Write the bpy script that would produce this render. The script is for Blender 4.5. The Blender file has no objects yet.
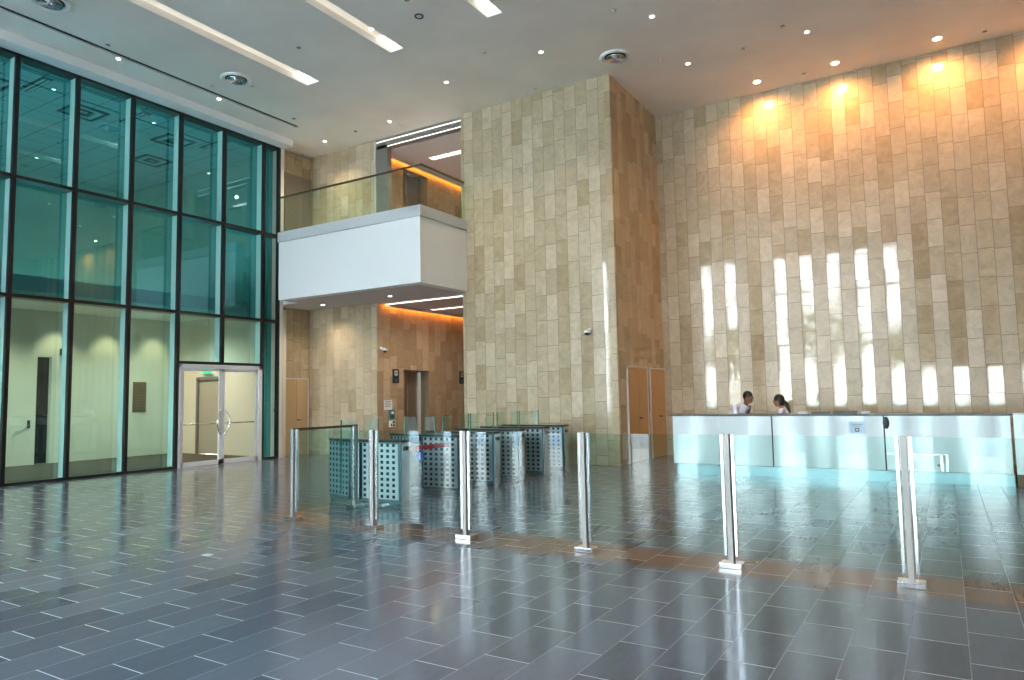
import bpy, bmesh, math, random
from mathutils import Vector, Matrix
random.seed(7)
S = bpy.context.scene
COL = S.collection
PI = math.pi
CZ = 8.87          # ceiling
GX = -15.65        # glazed wall plane
TX, TL, TY, RY = -6.147, -10.317, 14.50, 17.51
EX = -13.35        # lift wall
ZT, Z1, Z2, ZD = 8.68, 6.14, 3.74, 2.49
FY = -6.0          # front facade behind the camera
RX = 7.0

# ------------------------------------------------------------------ materials
def newmat(name):
    m = bpy.data.materials.new(name); m.use_nodes = True
    nt = m.node_tree; nt.nodes.clear()
    out = nt.nodes.new('ShaderNodeOutputMaterial')
    return m, nt, out
def principled(nt, **kw):
    b = nt.nodes.new('ShaderNodeBsdfPrincipled')
    for k, v in kw.items():
        b.inputs[k.replace('_', ' ')].default_value = v
    return b
def mat(name, col, rough=.5, metal=0., emit=None, es=0., spec=.5, noise=0., nscale=8., coat=0.):
    m, nt, out = newmat(name)
    b = principled(nt, Roughness=rough, Metallic=metal)
    b.inputs['Base Color'].default_value = (*col, 1)
    b.inputs['Specular IOR Level'].default_value = spec
    b.inputs['Coat Weight'].default_value = coat
    if emit:
        b.inputs['Emission Color'].default_value = (*emit, 1); b.inputs['Emission Strength'].default_value = es
    if noise:
        tc = nt.nodes.new('ShaderNodeTexCoord'); n = nt.nodes.new('ShaderNodeTexNoise')
        n.inputs['Scale'].default_value = nscale; n.inputs['Detail'].default_value = 5
        nt.links.new(tc.outputs['Object'], n.inputs['Vector'])
        mx = nt.nodes.new('ShaderNodeMix'); mx.data_type = 'RGBA'; mx.inputs[0].default_value = 1
        mx.blend_type = 'MULTIPLY'
        mr = nt.nodes.new('ShaderNodeMapRange'); mr.inputs[1].default_value = .3; mr.inputs[2].default_value = .7
        mr.inputs[3].default_value = 1 - noise; mr.inputs[4].default_value = 1 + noise
        nt.links.new(n.outputs['Fac'], mr.inputs[0])
        mx.inputs[6].default_value = (*col, 1); nt.links.new(mr.outputs[0], mx.inputs[7])
        nt.links.new(mx.outputs[2], b.inputs['Base Color'])
    nt.links.new(b.outputs[0], out.inputs[0])
    return m
def M_(nt, op, a, b=None, c=None):
    n = nt.nodes.new('ShaderNodeMath'); n.operation = op
    for i, v in enumerate((a, b, c)):
        if v is None: continue
        if isinstance(v, (int, float)): n.inputs[i].default_value = v
        else: nt.links.new(v, n.inputs[i])
    return n.outputs[0]
def glass(name, tint, base=.04, ior=1.5, rough=0.0, gcol=(1, 1, 1)):
    m, nt, out = newmat(name)
    t = nt.nodes.new('ShaderNodeBsdfTransparent'); t.inputs[0].default_value = (*tint, 1)
    g = nt.nodes.new('ShaderNodeBsdfGlossy'); g.inputs['Roughness'].default_value = rough; g.inputs[0].default_value = (*gcol, 1)
    fr = nt.nodes.new('ShaderNodeFresnel'); fr.inputs[0].default_value = ior
    geo = nt.nodes.new('ShaderNodeNewGeometry')
    f = M_(nt, 'ADD', fr.outputs[0], base)
    # only the outward face reflects: a pane shows one image, not four
    f = M_(nt, 'MULTIPLY', M_(nt, 'MINIMUM', f, 1.0), M_(nt, 'SUBTRACT', 1.0, geo.outputs['Backfacing']))
    mx = nt.nodes.new('ShaderNodeMixShader')
    nt.links.new(f, mx.inputs[0]); nt.links.new(t.outputs[0], mx.inputs[1]); nt.links.new(g.outputs[0], mx.inputs[2])
    nt.links.new(mx.outputs[0], out.inputs[0])
    return m

def stone(name, axis, c_lo, c_hi, polish=True, seed=0., uoff=0.):
    """polished travertine slabs, 0.30 wide and 0.60 tall, staggered at random by column"""
    m, nt, out = newmat(name); L = nt.links
    tc = nt.nodes.new('ShaderNodeTexCoord'); sp = nt.nodes.new('ShaderNodeSeparateXYZ')
    L.new(tc.outputs['Object'], sp.inputs[0])
    U = M_(nt, 'DIVIDE', M_(nt, 'ADD', sp.outputs[axis], uoff + 58.4), .292)
    col = M_(nt, 'FLOOR', U); fu = M_(nt, 'FRACT', U)
    wn = nt.nodes.new('ShaderNodeTexWhiteNoise'); wn.noise_dimensions = '1D'
    L.new(M_(nt, 'ADD', col, seed), wn.inputs['W'])
    V = M_(nt, 'ADD', M_(nt, 'DIVIDE', sp.outputs[2], .60), wn.outputs['Value'])
    row = M_(nt, 'FLOOR', V); fv = M_(nt, 'FRACT', V)
    cmb = nt.nodes.new('ShaderNodeCombineXYZ'); L.new(col, cmb.inputs[0]); L.new(row, cmb.inputs[1]); cmb.inputs[2].default_value = seed
    cell = nt.nodes.new('ShaderNodeTexWhiteNoise'); cell.noise_dimensions = '3D'; L.new(cmb.outputs[0], cell.inputs['Vector'])
    du = M_(nt, 'MULTIPLY', M_(nt, 'MINIMUM', fu, M_(nt, 'SUBTRACT', 1., fu)), .292)
    dv = M_(nt, 'MULTIPLY', M_(nt, 'MINIMUM', fv, M_(nt, 'SUBTRACT', 1., fv)), .60)
    joint = M_(nt, 'LESS_THAN', M_(nt, 'MINIMUM', du, dv), .0055)
    # slab tone
    mixc = nt.nodes.new('ShaderNodeMix'); mixc.data_type = 'RGBA'
    L.new(cell.outputs['Value'], mixc.inputs[0]); mixc.inputs[6].default_value = (*c_lo, 1); mixc.inputs[7].default_value = (*c_hi, 1)
    # veining, shifted from slab to slab
    add = nt.nodes.new('ShaderNodeVectorMath'); add.operation = 'MULTIPLY_ADD'
    L.new(cell.outputs['Color'], add.inputs[0]); add.inputs[1].default_value = (9, 9, 9); L.new(tc.outputs['Object'], add.inputs[2])
    nz = nt.nodes.new('ShaderNodeTexNoise'); nz.inputs['Scale'].default_value = 4.5; nz.inputs['Detail'].default_value = 8; nz.inputs['Roughness'].default_value = .68
    nz.inputs['Distortion'].default_value = .8
    L.new(add.outputs[0], nz.inputs['Vector'])
    mr = nt.nodes.new('ShaderNodeMapRange'); mr.inputs[1].default_value = .3; mr.inputs[2].default_value = .7; mr.inputs[3].default_value = .80; mr.inputs[4].default_value = 1.14
    L.new(nz.outputs['Fac'], mr.inputs[0])
    mul = nt.nodes.new('ShaderNodeMix'); mul.data_type = 'RGBA'; mul.blend_type = 'MULTIPLY'; mul.inputs[0].default_value = 1
    L.new(mixc.outputs[2], mul.inputs[6]); L.new(mr.outputs[0], mul.inputs[7])
    fin = nt.nodes.new('ShaderNodeMix'); fin.data_type = 'RGBA'
    L.new(joint, fin.inputs[0]); L.new(mul.outputs[2], fin.inputs[6]); fin.inputs[7].default_value = (.27, .205, .13, 1)
    # polish: every second column is the mirror-smooth cut
    par = M_(nt, 'MODULO', col, 2.)
    if polish:
        r = M_(nt, 'ADD', M_(nt, 'MULTIPLY', par, .26), .035)
        r = M_(nt, 'ADD', r, M_(nt, 'MULTIPLY', cell.outputs['Value'], .045))
    else:
        r = M_(nt, 'ADD', M_(nt, 'MULTIPLY', cell.outputs['Value'], .12), .22)
    r = M_(nt, 'ADD', r, M_(nt, 'MULTIPLY', joint, .4))
    geo = nt.nodes.new('ShaderNodeNewGeometry')
    sub = nt.nodes.new('ShaderNodeVectorMath'); sub.operation = 'SUBTRACT'; L.new(cell.outputs['Color'], sub.inputs[0]); sub.inputs[1].default_value = (.5, .5, .5)
    ma = nt.nodes.new('ShaderNodeVectorMath'); ma.operation = 'MULTIPLY_ADD'; L.new(sub.outputs[0], ma.inputs[0]); ma.inputs[1].default_value = (.0035, .0035, .0035); L.new(geo.outputs['Normal'], ma.inputs[2])
    nr = nt.nodes.new('ShaderNodeVectorMath'); nr.operation = 'NORMALIZE'; L.new(ma.outputs[0], nr.inputs[0])
    b = principled(nt)
    b.inputs['Specular IOR Level'].default_value = .8 if polish else .5
    b.inputs['IOR'].default_value = 1.45
    L.new(fin.outputs[2], b.inputs['Base Color']); L.new(r, b.inputs['Roughness']); L.new(nr.outputs[0], b.inputs['Normal'])
    L.new(b.outputs[0], out.inputs[0])
    return m

def floor_mat():
    m, nt, out = newmat('slate_floor'); L = nt.links
    tc = nt.nodes.new('ShaderNodeTexCoord'); sp = nt.nodes.new('ShaderNodeSeparateXYZ'); L.new(tc.outputs['Object'], sp.inputs[0])
    W, LN = .3125, .60
    U = M_(nt, 'DIVIDE', M_(nt, 'ADD', sp.outputs[0], 60.0 - .03), W)
    col = M_(nt, 'FLOOR', U); fu = M_(nt, 'FRACT', U)
    V = M_(nt, 'ADD', M_(nt, 'DIVIDE', M_(nt, 'ADD', sp.outputs[1], 60.0 - .05), LN), M_(nt, 'MULTIPLY', M_(nt, 'MODULO', col, 2.), .46))
    row = M_(nt, 'FLOOR', V); fv = M_(nt, 'FRACT', V)
    cmb = nt.nodes.new('ShaderNodeCombineXYZ'); L.new(col, cmb.inputs[0]); L.new(row, cmb.inputs[1])
    cell = nt.nodes.new('ShaderNodeTexWhiteNoise'); L.new(cmb.outputs[0], cell.inputs['Vector'])
    du = M_(nt, 'MULTIPLY', M_(nt, 'MINIMUM', fu, M_(nt, 'SUBTRACT', 1., fu)), W)
    dv = M_(nt, 'MULTIPLY', M_(nt, 'MINIMUM', fv, M_(nt, 'SUBTRACT', 1., fv)), LN)
    ju = M_(nt, 'LESS_THAN', du, .0028); jv = M_(nt, 'LESS_THAN', dv, .0042)
    joint = M_(nt, 'MAXIMUM', ju, jv)
    # brown course of slabs under the glass barrier
    x, y = sp.outputs[0], sp.outputs[1]
    b1 = M_(nt, 'MULTIPLY', M_(nt, 'GREATER_THAN', y, 6.24), M_(nt, 'LESS_THAN', y, 6.85))
    b1 = M_(nt, 'MULTIPLY', b1, M_(nt, 'GREATER_THAN', x, -8.1))
    b2 = M_(nt, 'MULTIPLY', M_(nt, 'GREATER_THAN', x, -8.1), M_(nt, 'LESS_THAN', x, -7.5))
    b2 = M_(nt, 'MULTIPLY', b2, M_(nt, 'MULTIPLY', M_(nt, 'GREATER_THAN', y, 6.24), M_(nt, 'LESS_THAN', y, 7.8)))
    b3 = M_(nt, 'LESS_THAN', x, -15.7)
    band = M_(nt, 'MAXIMUM', M_(nt, 'MAXIMUM', b1, b2), b3)
    mp = nt.nodes.new('ShaderNodeMapping'); mp.inputs['Scale'].default_value = (9, 1.6, 1); L.new(tc.outputs['Object'], mp.inputs[0])
    nz = nt.nodes.new('ShaderNodeTexNoise'); nz.inputs['Scale'].default_value = 3; nz.inputs['Detail'].default_value = 4; nz.inputs['Roughness'].default_value = .5
    L.new(mp.outputs[0], nz.inputs['Vector'])
    mixc = nt.nodes.new('ShaderNodeMix'); mixc.data_type = 'RGBA'
    fac = M_(nt, 'ADD', M_(nt, 'MULTIPLY', cell.outputs['Value'], .6), M_(nt, 'MULTIPLY', nz.outputs['Fac'], .45))
    L.new(fac, mixc.inputs[0]); mixc.inputs[6].default_value = (.098, .106, .142, 1); mixc.inputs[7].default_value = (.235, .245, .30, 1)
    mb = nt.nodes.new('ShaderNodeMix'); mb.data_type = 'RGBA'; L.new(fac, mb.inputs[0])
    mb.inputs[6].default_value = (.17, .11, .08, 1); mb.inputs[7].default_value = (.30, .20, .15, 1)
    m2 = nt.nodes.new('ShaderNodeMix'); m2.data_type = 'RGBA'; L.new(band, m2.inputs[0]); L.new(mixc.outputs[2], m2.inputs[6]); L.new(mb.outputs[2], m2.inputs[7])
    jc = nt.nodes.new('ShaderNodeMix'); jc.data_type = 'RGBA'; L.new(jv, jc.inputs[0]); jc.inputs[6].default_value = (.30, .33, .37, 1); jc.inputs[7].default_value = (.75, .80, .83, 1)  # cross joints painted paler, as if caught by grazing light
    m3 = nt.nodes.new('ShaderNodeMix'); m3.data_type = 'RGBA'; L.new(joint, m3.inputs[0]); L.new(m2.outputs[2], m3.inputs[6]); L.new(jc.outputs[2], m3.inputs[7])
    b = principled(nt); b.inputs['Specular IOR Level'].default_value = .6
    r = M_(nt, 'ADD', M_(nt, 'MULTIPLY', cell.outputs['Value'], .05), M_(nt, 'MULTIPLY', nz.outputs['Fac'], .16))
    r = M_(nt, 'ADD', r, M_(nt, 'ADD', M_(nt, 'MULTIPLY', joint, .3), .06))
    L.new(m3.outputs[2], b.inputs['Base Color']); L.new(r, b.inputs['Roughness'])
    L.new(b.outputs[0], out.inputs[0])
    return m

def wood(name, c1, c2):
    m, nt, out = newmat(name); L = nt.links
    tc = nt.nodes.new('ShaderNodeTexCoord'); mp = nt.nodes.new('ShaderNodeMapping'); mp.inputs['Scale'].default_value = (14, 14, .8)
    L.new(tc.outputs['Object'], mp.inputs[0])
    nz = nt.nodes.new('ShaderNodeTexNoise'); nz.inputs['Scale'].default_value = 2.2; nz.inputs['Detail'].default_value = 6; L.new(mp.outputs[0], nz.inputs['Vector'])
    mx = nt.nodes.new('ShaderNodeMix'); mx.data_type = 'RGBA'; L.new(nz.outputs['Fac'], mx.inputs[0]); mx.inputs[6].default_value = (*c1, 1); mx.inputs[7].default_value = (*c2, 1)
    b = principled(nt, Roughness=.4); L.new(mx.outputs[2], b.inputs['Base Color']); L.new(b.outputs[0], out.inputs[0])
    return m

def perforated(name, base, pu=.112, pv=.082, axis=0):
    m, nt, out = newmat(name); L = nt.links
    tc = nt.nodes.new('ShaderNodeTexCoord'); sp = nt.nodes.new('ShaderNodeSeparateXYZ'); L.new(tc.outputs['UV'], sp.inputs[0])
    fu = M_(nt, 'FRACT', M_(nt, 'DIVIDE', sp.outputs[0], pu)); fv = M_(nt, 'FRACT', M_(nt, 'DIVIDE', sp.outputs[1], pv))
    a = M_(nt, 'LESS_THAN', M_(nt, 'ABSOLUTE', M_(nt, 'SUBTRACT', fu, .5)), .235)
    c = M_(nt, 'LESS_THAN', M_(nt, 'ABSOLUTE', M_(nt, 'SUBTRACT', fv, .5)), .27)
    h = M_(nt, 'MULTIPLY', a, c)
    d = principled(nt, Roughness=.32, Metallic=.75); d.inputs['Base Color'].default_value = (*base, 1)
    k = principled(nt, Roughness=.6); k.inputs['Base Color'].default_value = (.006, .008, .012, 1)
    mx = nt.nodes.new('ShaderNodeMixShader'); L.new(h, mx.inputs[0]); L.new(d.outputs[0], mx.inputs[1]); L.new(k.outputs[0], mx.inputs[2])
    L.new(mx.outputs[0], out.inputs[0])
    return m

def grid_ceiling():
    m, nt, out = newmat('tile_ceiling'); L = nt.links
    tc = nt.nodes.new('ShaderNodeTexCoord'); sp = nt.nodes.new('ShaderNodeSeparateXYZ'); L.new(tc.outputs['Object'], sp.inputs[0])
    fs = []
    for a in (0, 1):
        f = M_(nt, 'FRACT', M_(nt, 'DIVIDE', M_(nt, 'ADD', sp.outputs[a], 60.), .75)); fs.append(M_(nt, 'LESS_THAN', M_(nt, 'MINIMUM', f, M_(nt, 'SUBTRACT', 1., f)), .018))
    j = M_(nt, 'MAXIMUM', *fs)
    mx = nt.nodes.new('ShaderNodeMix'); mx.data_type = 'RGBA'; L.new(j, mx.inputs[0]); mx.inputs[6].default_value = (.55, .58, .58, 1); mx.inputs[7].default_value = (.12, .13, .13, 1)
    b = principled(nt, Roughness=.8); L.new(mx.outputs[2], b.inputs['Base Color']); L.new(b.outputs[0], out.inputs[0])
    return m

LO, HI = (.47, .375, .235), (.64, .545, .385)
MT = dict(
    stone_x=stone('travertine_x', 0, LO, HI, True, 3., 1.018),
    stone_tower=stone('travertine_tower', 0, LO, HI, True, 11., .015),
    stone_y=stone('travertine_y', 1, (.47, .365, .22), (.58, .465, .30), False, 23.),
    stone_shade=stone('travertine_shaded', 1, (.40, .29, .18), (.54, .41, .27), False, 31.),  # same travertine in darker brown, lobby shade put into the colour
    floor=floor_mat(),
    plaster=mat('ceiling_paint', (.90, .87, .80), .75, noise=.05, nscale=.8),
    white=mat('white_paint', (.93, .95, .95), .5),
    cream=mat('cream_wall', (.82, .78, .68), .55, noise=.03, nscale=1.2),
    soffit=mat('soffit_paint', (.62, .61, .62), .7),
    ledge=mat('ledge_paint', (.62, .65, .66), .5),
    black=mat('black_frame', (.012, .013, .015), .35),
    steel=mat('brushed_steel', (.72, .72, .72), .26, 1.),
    poststeel=mat('satin_steel', (.40, .38, .35), .45, .35),
    liftsteel=mat('lift_steel', (.42, .36, .29), .38, .8),
    steel2=mat('polished_steel', (.85, .86, .87), .12, 1.),
    chrome=mat('chrome', (.9, .9, .9), .06, 1.),
    dark=mat('dark_plastic', (.02, .022, .025), .35),
    alu=mat('white_aluminium', (.90, .91, .93), .35, .0),
    grey=mat('grey_metal_panel', (.24, .23, .215), .45, .2),
    lightgrey=mat('light_grey_trim', (.75, .74, .72), .45),
    wood_r=wood('honey_wood', (.50, .28, .095), (.64, .39, .16)),
    wood_l=wood('pale_wood', (.55, .36, .18), (.66, .46, .25)),
    rail=mat('bronze_rail', (.12, .085, .06), .3, .6),
    lampw=mat('lamp_white', (1, 1, 1), .5, emit=(1, .95, .88), es=9.),
    lampo=mat('lamp_warm', (1, .8, .6), .5, emit=(1, .80, .55), es=25.),
    tube=mat('tube_white', (.7, .68, .62), .5, emit=(1, .88, .70), es=.27),
    glow_white=mat('glow_white', (1, 1, 1), .5, emit=(1, .98, .94), es=.8),  # glow for slot ends and header lines, not a lamp of its own
    lin=mat('linear_lamp', (1, 1, 1), .5, emit=(1, .80, .66), es=1.6),
    cove=mat('cove_lamp', (1, .5, .15), .5, emit=(1, .33, .04), es=7.),
    exitg=mat('exit_green', (.02, .45, .15), .5, emit=(.02, .55, .18), es=.8),
    paper=mat('paper_white', (.85, .87, .88), .6),
    blue=mat('sign_blue', (.02, .10, .45), .5),
    red=mat('belt_red', (.62, .04, .08), .5),
    teal=mat('teal_plastic', (.02, .17, .19), .35),
    skin_m=mat('skin_brown', (.30, .125, .06), .5),
    skin_w=mat('skin_brown_pale', (.36, .18, .10), .5),
    hair=mat('hair_black', (.01, .008, .007), .4),
    shirt=mat('shirt_white', (.82, .80, .90), .7),
    trousers=mat('trousers_black', (.02, .02, .025), .7),
    tie=mat('tie_black', (.008, .009, .015), .5),
    gwall=glass('tinted_wall_glass', (.26, .62, .66), .10, 1.5, 0, (.50, .93, 1)),
    gwall_low=glass('light_wall_glass', (.72, .91, .90), .07, 1.5, 0, (.75, 1, .98)),
    gdoor=glass('door_glass', (.92, .96, .93), .0, 1.4),
    gbar=glass('barrier_glass', (.86, .95, .935), .01, 1.42, 0, (.9, 1, 1)),
    grail=glass('railing_glass', (.88, .955, .91), .01, 1.35),
    gwing=glass('wing_glass', (.84, .95, .91), .14, 1.5, 0, (.9, 1, .98)),
    edge=mat('glass_edge_green', (.10, .22, .18), .2),
    gblue=glass('blue_glass', (.25, .55, .68), .10, 1.45),
    gclear=glass('facade_glass', (.97, .98, .98), .0, 1.3),
    fin=mat('glass_fin', (.55, .93, .88), .2, spec=.6),
    panel=mat('white_glass_panel', (.86, .92, .94), .10, coat=.6),
    kick=mat('kick_steel', (.30, .42, .47), .22, .55),
    topst=mat('dark_stone_top', (.035, .027, .025), .25),
    perf=perforated('perforated_steel', (.66, .72, .76)),
    perf2=perforated('perforated_steel_dimmed', (.38, .55, .62), .1, .082),  # darker copy of the steel, tinted as if seen through the return glass
    bodyblue=mat('turnstile_body', (.16, .24, .28), .28, .7),
    tileceil=grid_ceiling(),
    pave=mat('paving', (.80, .79, .76), .8, noise=.1, nscale=.7),
    leaf=mat('leaves', (.05, .13, .03), .7, noise=.5, nscale=2.),
    bark=mat('bark', (.12, .09, .06), .9),
    brown=mat('brown_base', (.20, .10, .05), .5),
    diffd=mat('grille_dark', (.012, .012, .012), .6),
    diffw=mat('grille_white', (.72, .73, .70), .4),
)

# ------------------------------------------------------------------ mesh helpers
class MB:
    def __init__(s): s.bm = bmesh.new()
    def box(s, x0, x1, y0, y1, z0, z1, rz=0., piv=None):
        vs = [Vector((x, y, z)) for z in (z0, z1) for y in (y0, y1) for x in (x0, x1)]
        if rz:
            p = Vector(piv); R = Matrix.Rotation(rz, 3, 'Z'); vs = [R @ (v - p) + p for v in vs]
        v = [s.bm.verts.new(q) for q in vs]
        for f in ((0, 2, 3, 1), (4, 5, 7, 6), (0, 1, 5, 4), (2, 6, 7, 3), (0, 4, 6, 2), (1, 3, 7, 5)):
            s.bm.faces.new([v[i] for i in f])
        return s
    def prism(s, pts, z0, z1):
        a = [s.bm.verts.new((x, y, z0)) for x, y in pts]; b = [s.bm.verts.new((x, y, z1)) for x, y in pts]; n = len(pts)
        s.bm.faces.new(list(reversed(a))); s.bm.faces.new(b)
        for i in range(n): s.bm.faces.new([a[i], a[(i + 1) % n], b[(i + 1) % n], b[i]])
        return s
    def lathe(s, prof, c=(0, 0, 0), n=28):
        rings = []
        for r, z in prof:
            rings.append([s.bm.verts.new((c[0] + r * math.cos(2 * PI * i / n), c[1] + r * math.sin(2 * PI * i / n), c[2] + z)) for i in range(n)])
        for a, b in zip(rings, rings[1:]):
            for i in range(n): s.bm.faces.new([a[i], a[(i + 1) % n], b[(i + 1) % n], b[i]])
        s.bm.faces.new(list(reversed(rings[0]))); s.bm.faces.new(rings[-1])
        return s
    def tube(s, pts, r, n=10):
        pts = [Vector(p) for p in pts]; rr = r if isinstance(r, (list, tuple)) else [r] * len(pts); rings = []
        for i, p in enumerate(pts):
            t = (pts[min(i + 1, len(pts) - 1)] - pts[max(i - 1, 0)]).normalized()
            a = t.orthogonal().normalized() if i == 0 else (a - t * a.dot(t)).normalized()
            b = t.cross(a)
            rings.append([s.bm.verts.new(p + rr[i] * (a * math.cos(2 * PI * k / n) + b * math.sin(2 * PI * k / n))) for k in range(n)])
        for A, B in zip(rings, rings[1:]):
            for i in range(n): s.bm.faces.new([A[i], A[(i + 1) % n], B[(i + 1) % n], B[i]])
        s.bm.faces.new(list(reversed(rings[0]))); s.bm.faces.new(rings[-1])
        return s
    def ball(s, c, r, sx=1, sy=1, sz=1, seg=16, rot=None):
        m = Matrix.Translation(c) @ (rot or Matrix.Identity(4)) @ Matrix.Diagonal((r * sx, r * sy, r * sz, 1))
        bmesh.ops.create_uvsphere(s.bm, u_segments=seg, v_segments=max(8, seg // 2), radius=1, matrix=m)
        return s
    def build(s, name, m, parent=None, smooth=False, bevel=0., uv=None):
        bmesh.ops.recalc_face_normals(s.bm, faces=s.bm.faces)
        if uv:
            ul = s.bm.loops.layers.uv.new('UVMap')
            for f in s.bm.faces:
                for l in f.loops: l[ul].uv = uv(l.vert.co)
        me = bpy.data.meshes.new(name); s.bm.to_mesh(me); s.bm.free()
        if smooth:
            for p in me.polygons: p.use_smooth = True
        me.materials.append(m)
        o = bpy.data.objects.new(name, me); COL.objects.link(o)
        if bevel:
            b = o.modifiers.new('bevel', 'BEVEL'); b.width = bevel; b.segments = 2; b.limit_method = 'ANGLE'
        if parent: o.parent = parent
        return o
def bx(*a, **k): return MB().box(*a, **k)
def empty(name, loc=(0, 0, 0), rz=0):
    o = bpy.data.objects.new(name, None); COL.objects.link(o); o.location = loc; o.rotation_euler = (0, 0, rz); o.empty_display_size = .1
    return o
def tag(o, label=None, cat=None, group=None, kind=None):
    if label: o['label'] = label
    if cat: o['category'] = cat
    if group: o['group'] = group
    if kind: o['kind'] = kind
    return o
def struct(o, label=None): return tag(o, label, kind='structure')
def copy_tree(o, parent=None):
    c = o.copy(); COL.objects.link(c)
    if parent: c.parent = parent
    for ch in list(o.children): copy_tree(ch, c)
    return c
def label_part(o, t): o['label'] = t; return o

# ------------------------------------------------------------------ shell
struct(bx(-24, RX, FY - .3, 23, -.2, 0).build('floor', MT['floor']), 'dark slate tiled floor with a brown strip below the glass barrier')

TROUGH = [(-12.27, -11.87, 2.0, 11.14), (-9.62, -9.26, 2.0, 11.02), (-7.14, -6.80, 2.0, 11.0)]
SLOT = (-14.49, -14.35, -2.0, 12.75)
def slab(holes, x0, x1, y0, y1, z0, z1):
    xs = sorted({x0, x1, *[h[0] for h in holes], *[h[1] for h in holes]}); ys = sorted({y0, y1, *[h[2] for h in holes], *[h[3] for h in holes]})
    m = MB()
    # merge columns: full strips between holes
    i = 0
    for a, b in zip(xs, xs[1:]):
        hh = [h for h in holes if h[0] <= a and h[1] >= b]
        if not hh: m.box(a, b, y0, y1, z0, z1); continue
        c = y0
        for h in sorted(hh, key=lambda q: q[2]):
            m.box(a, b, c, h[2], z0, z1); c = h[3]
        m.box(a, b, c, y1, z0, z1)
    return m
struct(slab(TROUGH + [SLOT], GX - .25, RX, FY, 14.66, CZ, CZ + .08).build('ceiling', MT['plaster']), 'high flat grey ceiling with recessed light slots')
struct(bx(GX - .6, RX, 14.66, 23, CZ, CZ + .08).build('ceiling_reception', MT['plaster']), 'flat ceiling over the reception desk')
# reception wall, tower
struct(bx(TX, RX, RY, RY + .3, 0, CZ).build('wall_reception', MT['stone_x']), 'polished beige travertine wall behind the reception desk')
struct(bx(TL, TX - .15, TY, TY + .15, 0, CZ).build('wall_tower_front', MT['stone_tower']), 'travertine face of the block between balcony and reception')
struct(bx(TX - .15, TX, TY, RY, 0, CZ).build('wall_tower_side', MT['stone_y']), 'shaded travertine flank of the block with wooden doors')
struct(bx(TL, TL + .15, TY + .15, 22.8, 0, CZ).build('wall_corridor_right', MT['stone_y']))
struct(bx(EX, TL, 22.8, 23, 0, CZ).build('wall_corridor_end', MT['stone_x']))
# right and rear walls (outside the frame)
struct(bx(RX, RX + .3, FY, RY + .3, 0, CZ).build('wall_right', MT['stone_shade']))  # unseen side wall, shaded stone copy chosen for a warmer bounce

# lift wall with two openings, one per floor
LY0, LY1 = 15.78, 16.94
def wall_x_with_holes(xa, xb, y0, y1, z0, z1, holes, m):
    for (a, b, c, d) in holes: pass
    ys = sorted({y0, y1, *[h[0] for h in holes], *[h[1] for h in holes]})
    for a, b in zip(ys, ys[1:]):
        hh = sorted([h for h in holes if h[0] <= a and h[1] >= b], key=lambda q: q[2]); c = z0
        for h in hh:
            if h[2] > c: m.box(xa, xb, a, b, c, h[2])
            c = h[3]
        if c < z1: m.box(xa, xb, a, b, c, z1)
    return m
struct(wall_x_with_holes(EX - .4, EX, 14.802, 22.8, 0, CZ, [(LY0, LY1, 0, 2.39), (LY0, LY1, 6.05, 8.38)], MB().box(EX - .0195, EX, 14.652, 14.801, 0, CZ)).build('wall_lift', MT['stone_shade']), 'travertine wall of the lift lobby, its brown shade painted in')
struct(bx(-16.2, EX - .02, 14.65, 14.80, 0, CZ).build('wall_lobby_front', MT['stone_x']), 'travertine wall left of the lift lobby')
struct(bx(-16.15, -16.0, 13.30, 14.65, 0, CZ).build('wall_lobby_left', MT['stone_y']), 'short travertine wall with a narrow wooden door')
struct(bx(-16.15, -15.60, 13.17, 13.30, 0, 8.72).build('wall_pier', MT['cream']), 'cream pier at the end of the glass wall')
# gallery slab and corridor ceilings
struct(bx(-16.0, TL, 14.50, 22.8, 4.225, 6.02).build('floor_gallery', MT['soffit']), 'underside of the gallery over the lift lobby')
struct(bx(EX, TL, 14.82, 22.8, 8.56, 8.62).build('ceiling_gallery', MT['soffit']), 'grey ceiling of the upper corridor')
# fascia above the glass wall
struct(bx(GX - .35, -15.24, FY, 13.30, ZT - .01, CZ).build('trim_1', MT['white']), 'white bulkhead above the glass wall')

# lift doors
for z0, lab in ((0, 'steel lift door in the ground floor lift wall'), (6.05, 'dark lift door behind the balcony railing')):
    t = tag(empty('lift_door', (EX, (LY0 + LY1) / 2, z0)), lab, 'lift door', 'lift doors in the brown stone wall')
    h = 2.39 if z0 == 0 else 2.33; w = (LY1 - LY0)
    bx(-.40, -.36, -w / 2, -.005, .02, h - .04).build('door_leaf', MT['liftsteel'] if z0 == 0 else MT['grey'], t)
    bx(-.40, -.36, .005, w / 2, .02, h - .04).build('door_leaf', MT['liftsteel'] if z0 == 0 else MT['grey'], t)
    MB().box(-.395, -.30, -w / 2 - .0, -w / 2 + .03, 0, h).box(-.395, -.30, w / 2 - .03, w / 2, 0, h).box(-.395, -.30, -w / 2, w / 2, h - .04, h).build('door_frame', MT['steel2'], t)

# grey framing of the gallery opening
fr = tag(empty('opening_frame', (-11.8, 14.62, 6.05)), 'grey metal frame round the corridor opening above the balcony', 'door frame')
bx(-1.52, -1.11, -.02, .16, 0, 2.60).build('jamb_panel', MT['grey'], fr)
bx(-1.52, 1.48, -.02, .16, 2.52, 2.72).build('header_panel', MT['grey'], fr)
MB().box(-1.50, 1.48, -.035, -.021, 2.705, 2.725).build('header_glow', MT['glow_white'], fr)  # glows in place of the light at the header gap, no lamp
MB().box(-1.10, 1.48, -.03, -.021, 2.535, 2.555).build('header_glow', MT['glow_white'], fr)  # second glowing line, again standing in for light at a gap
bx(-1.56, -1.52, -.05, .03, 0, 2.78).build('corner_strip', MT['lightgrey'], fr)

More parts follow.
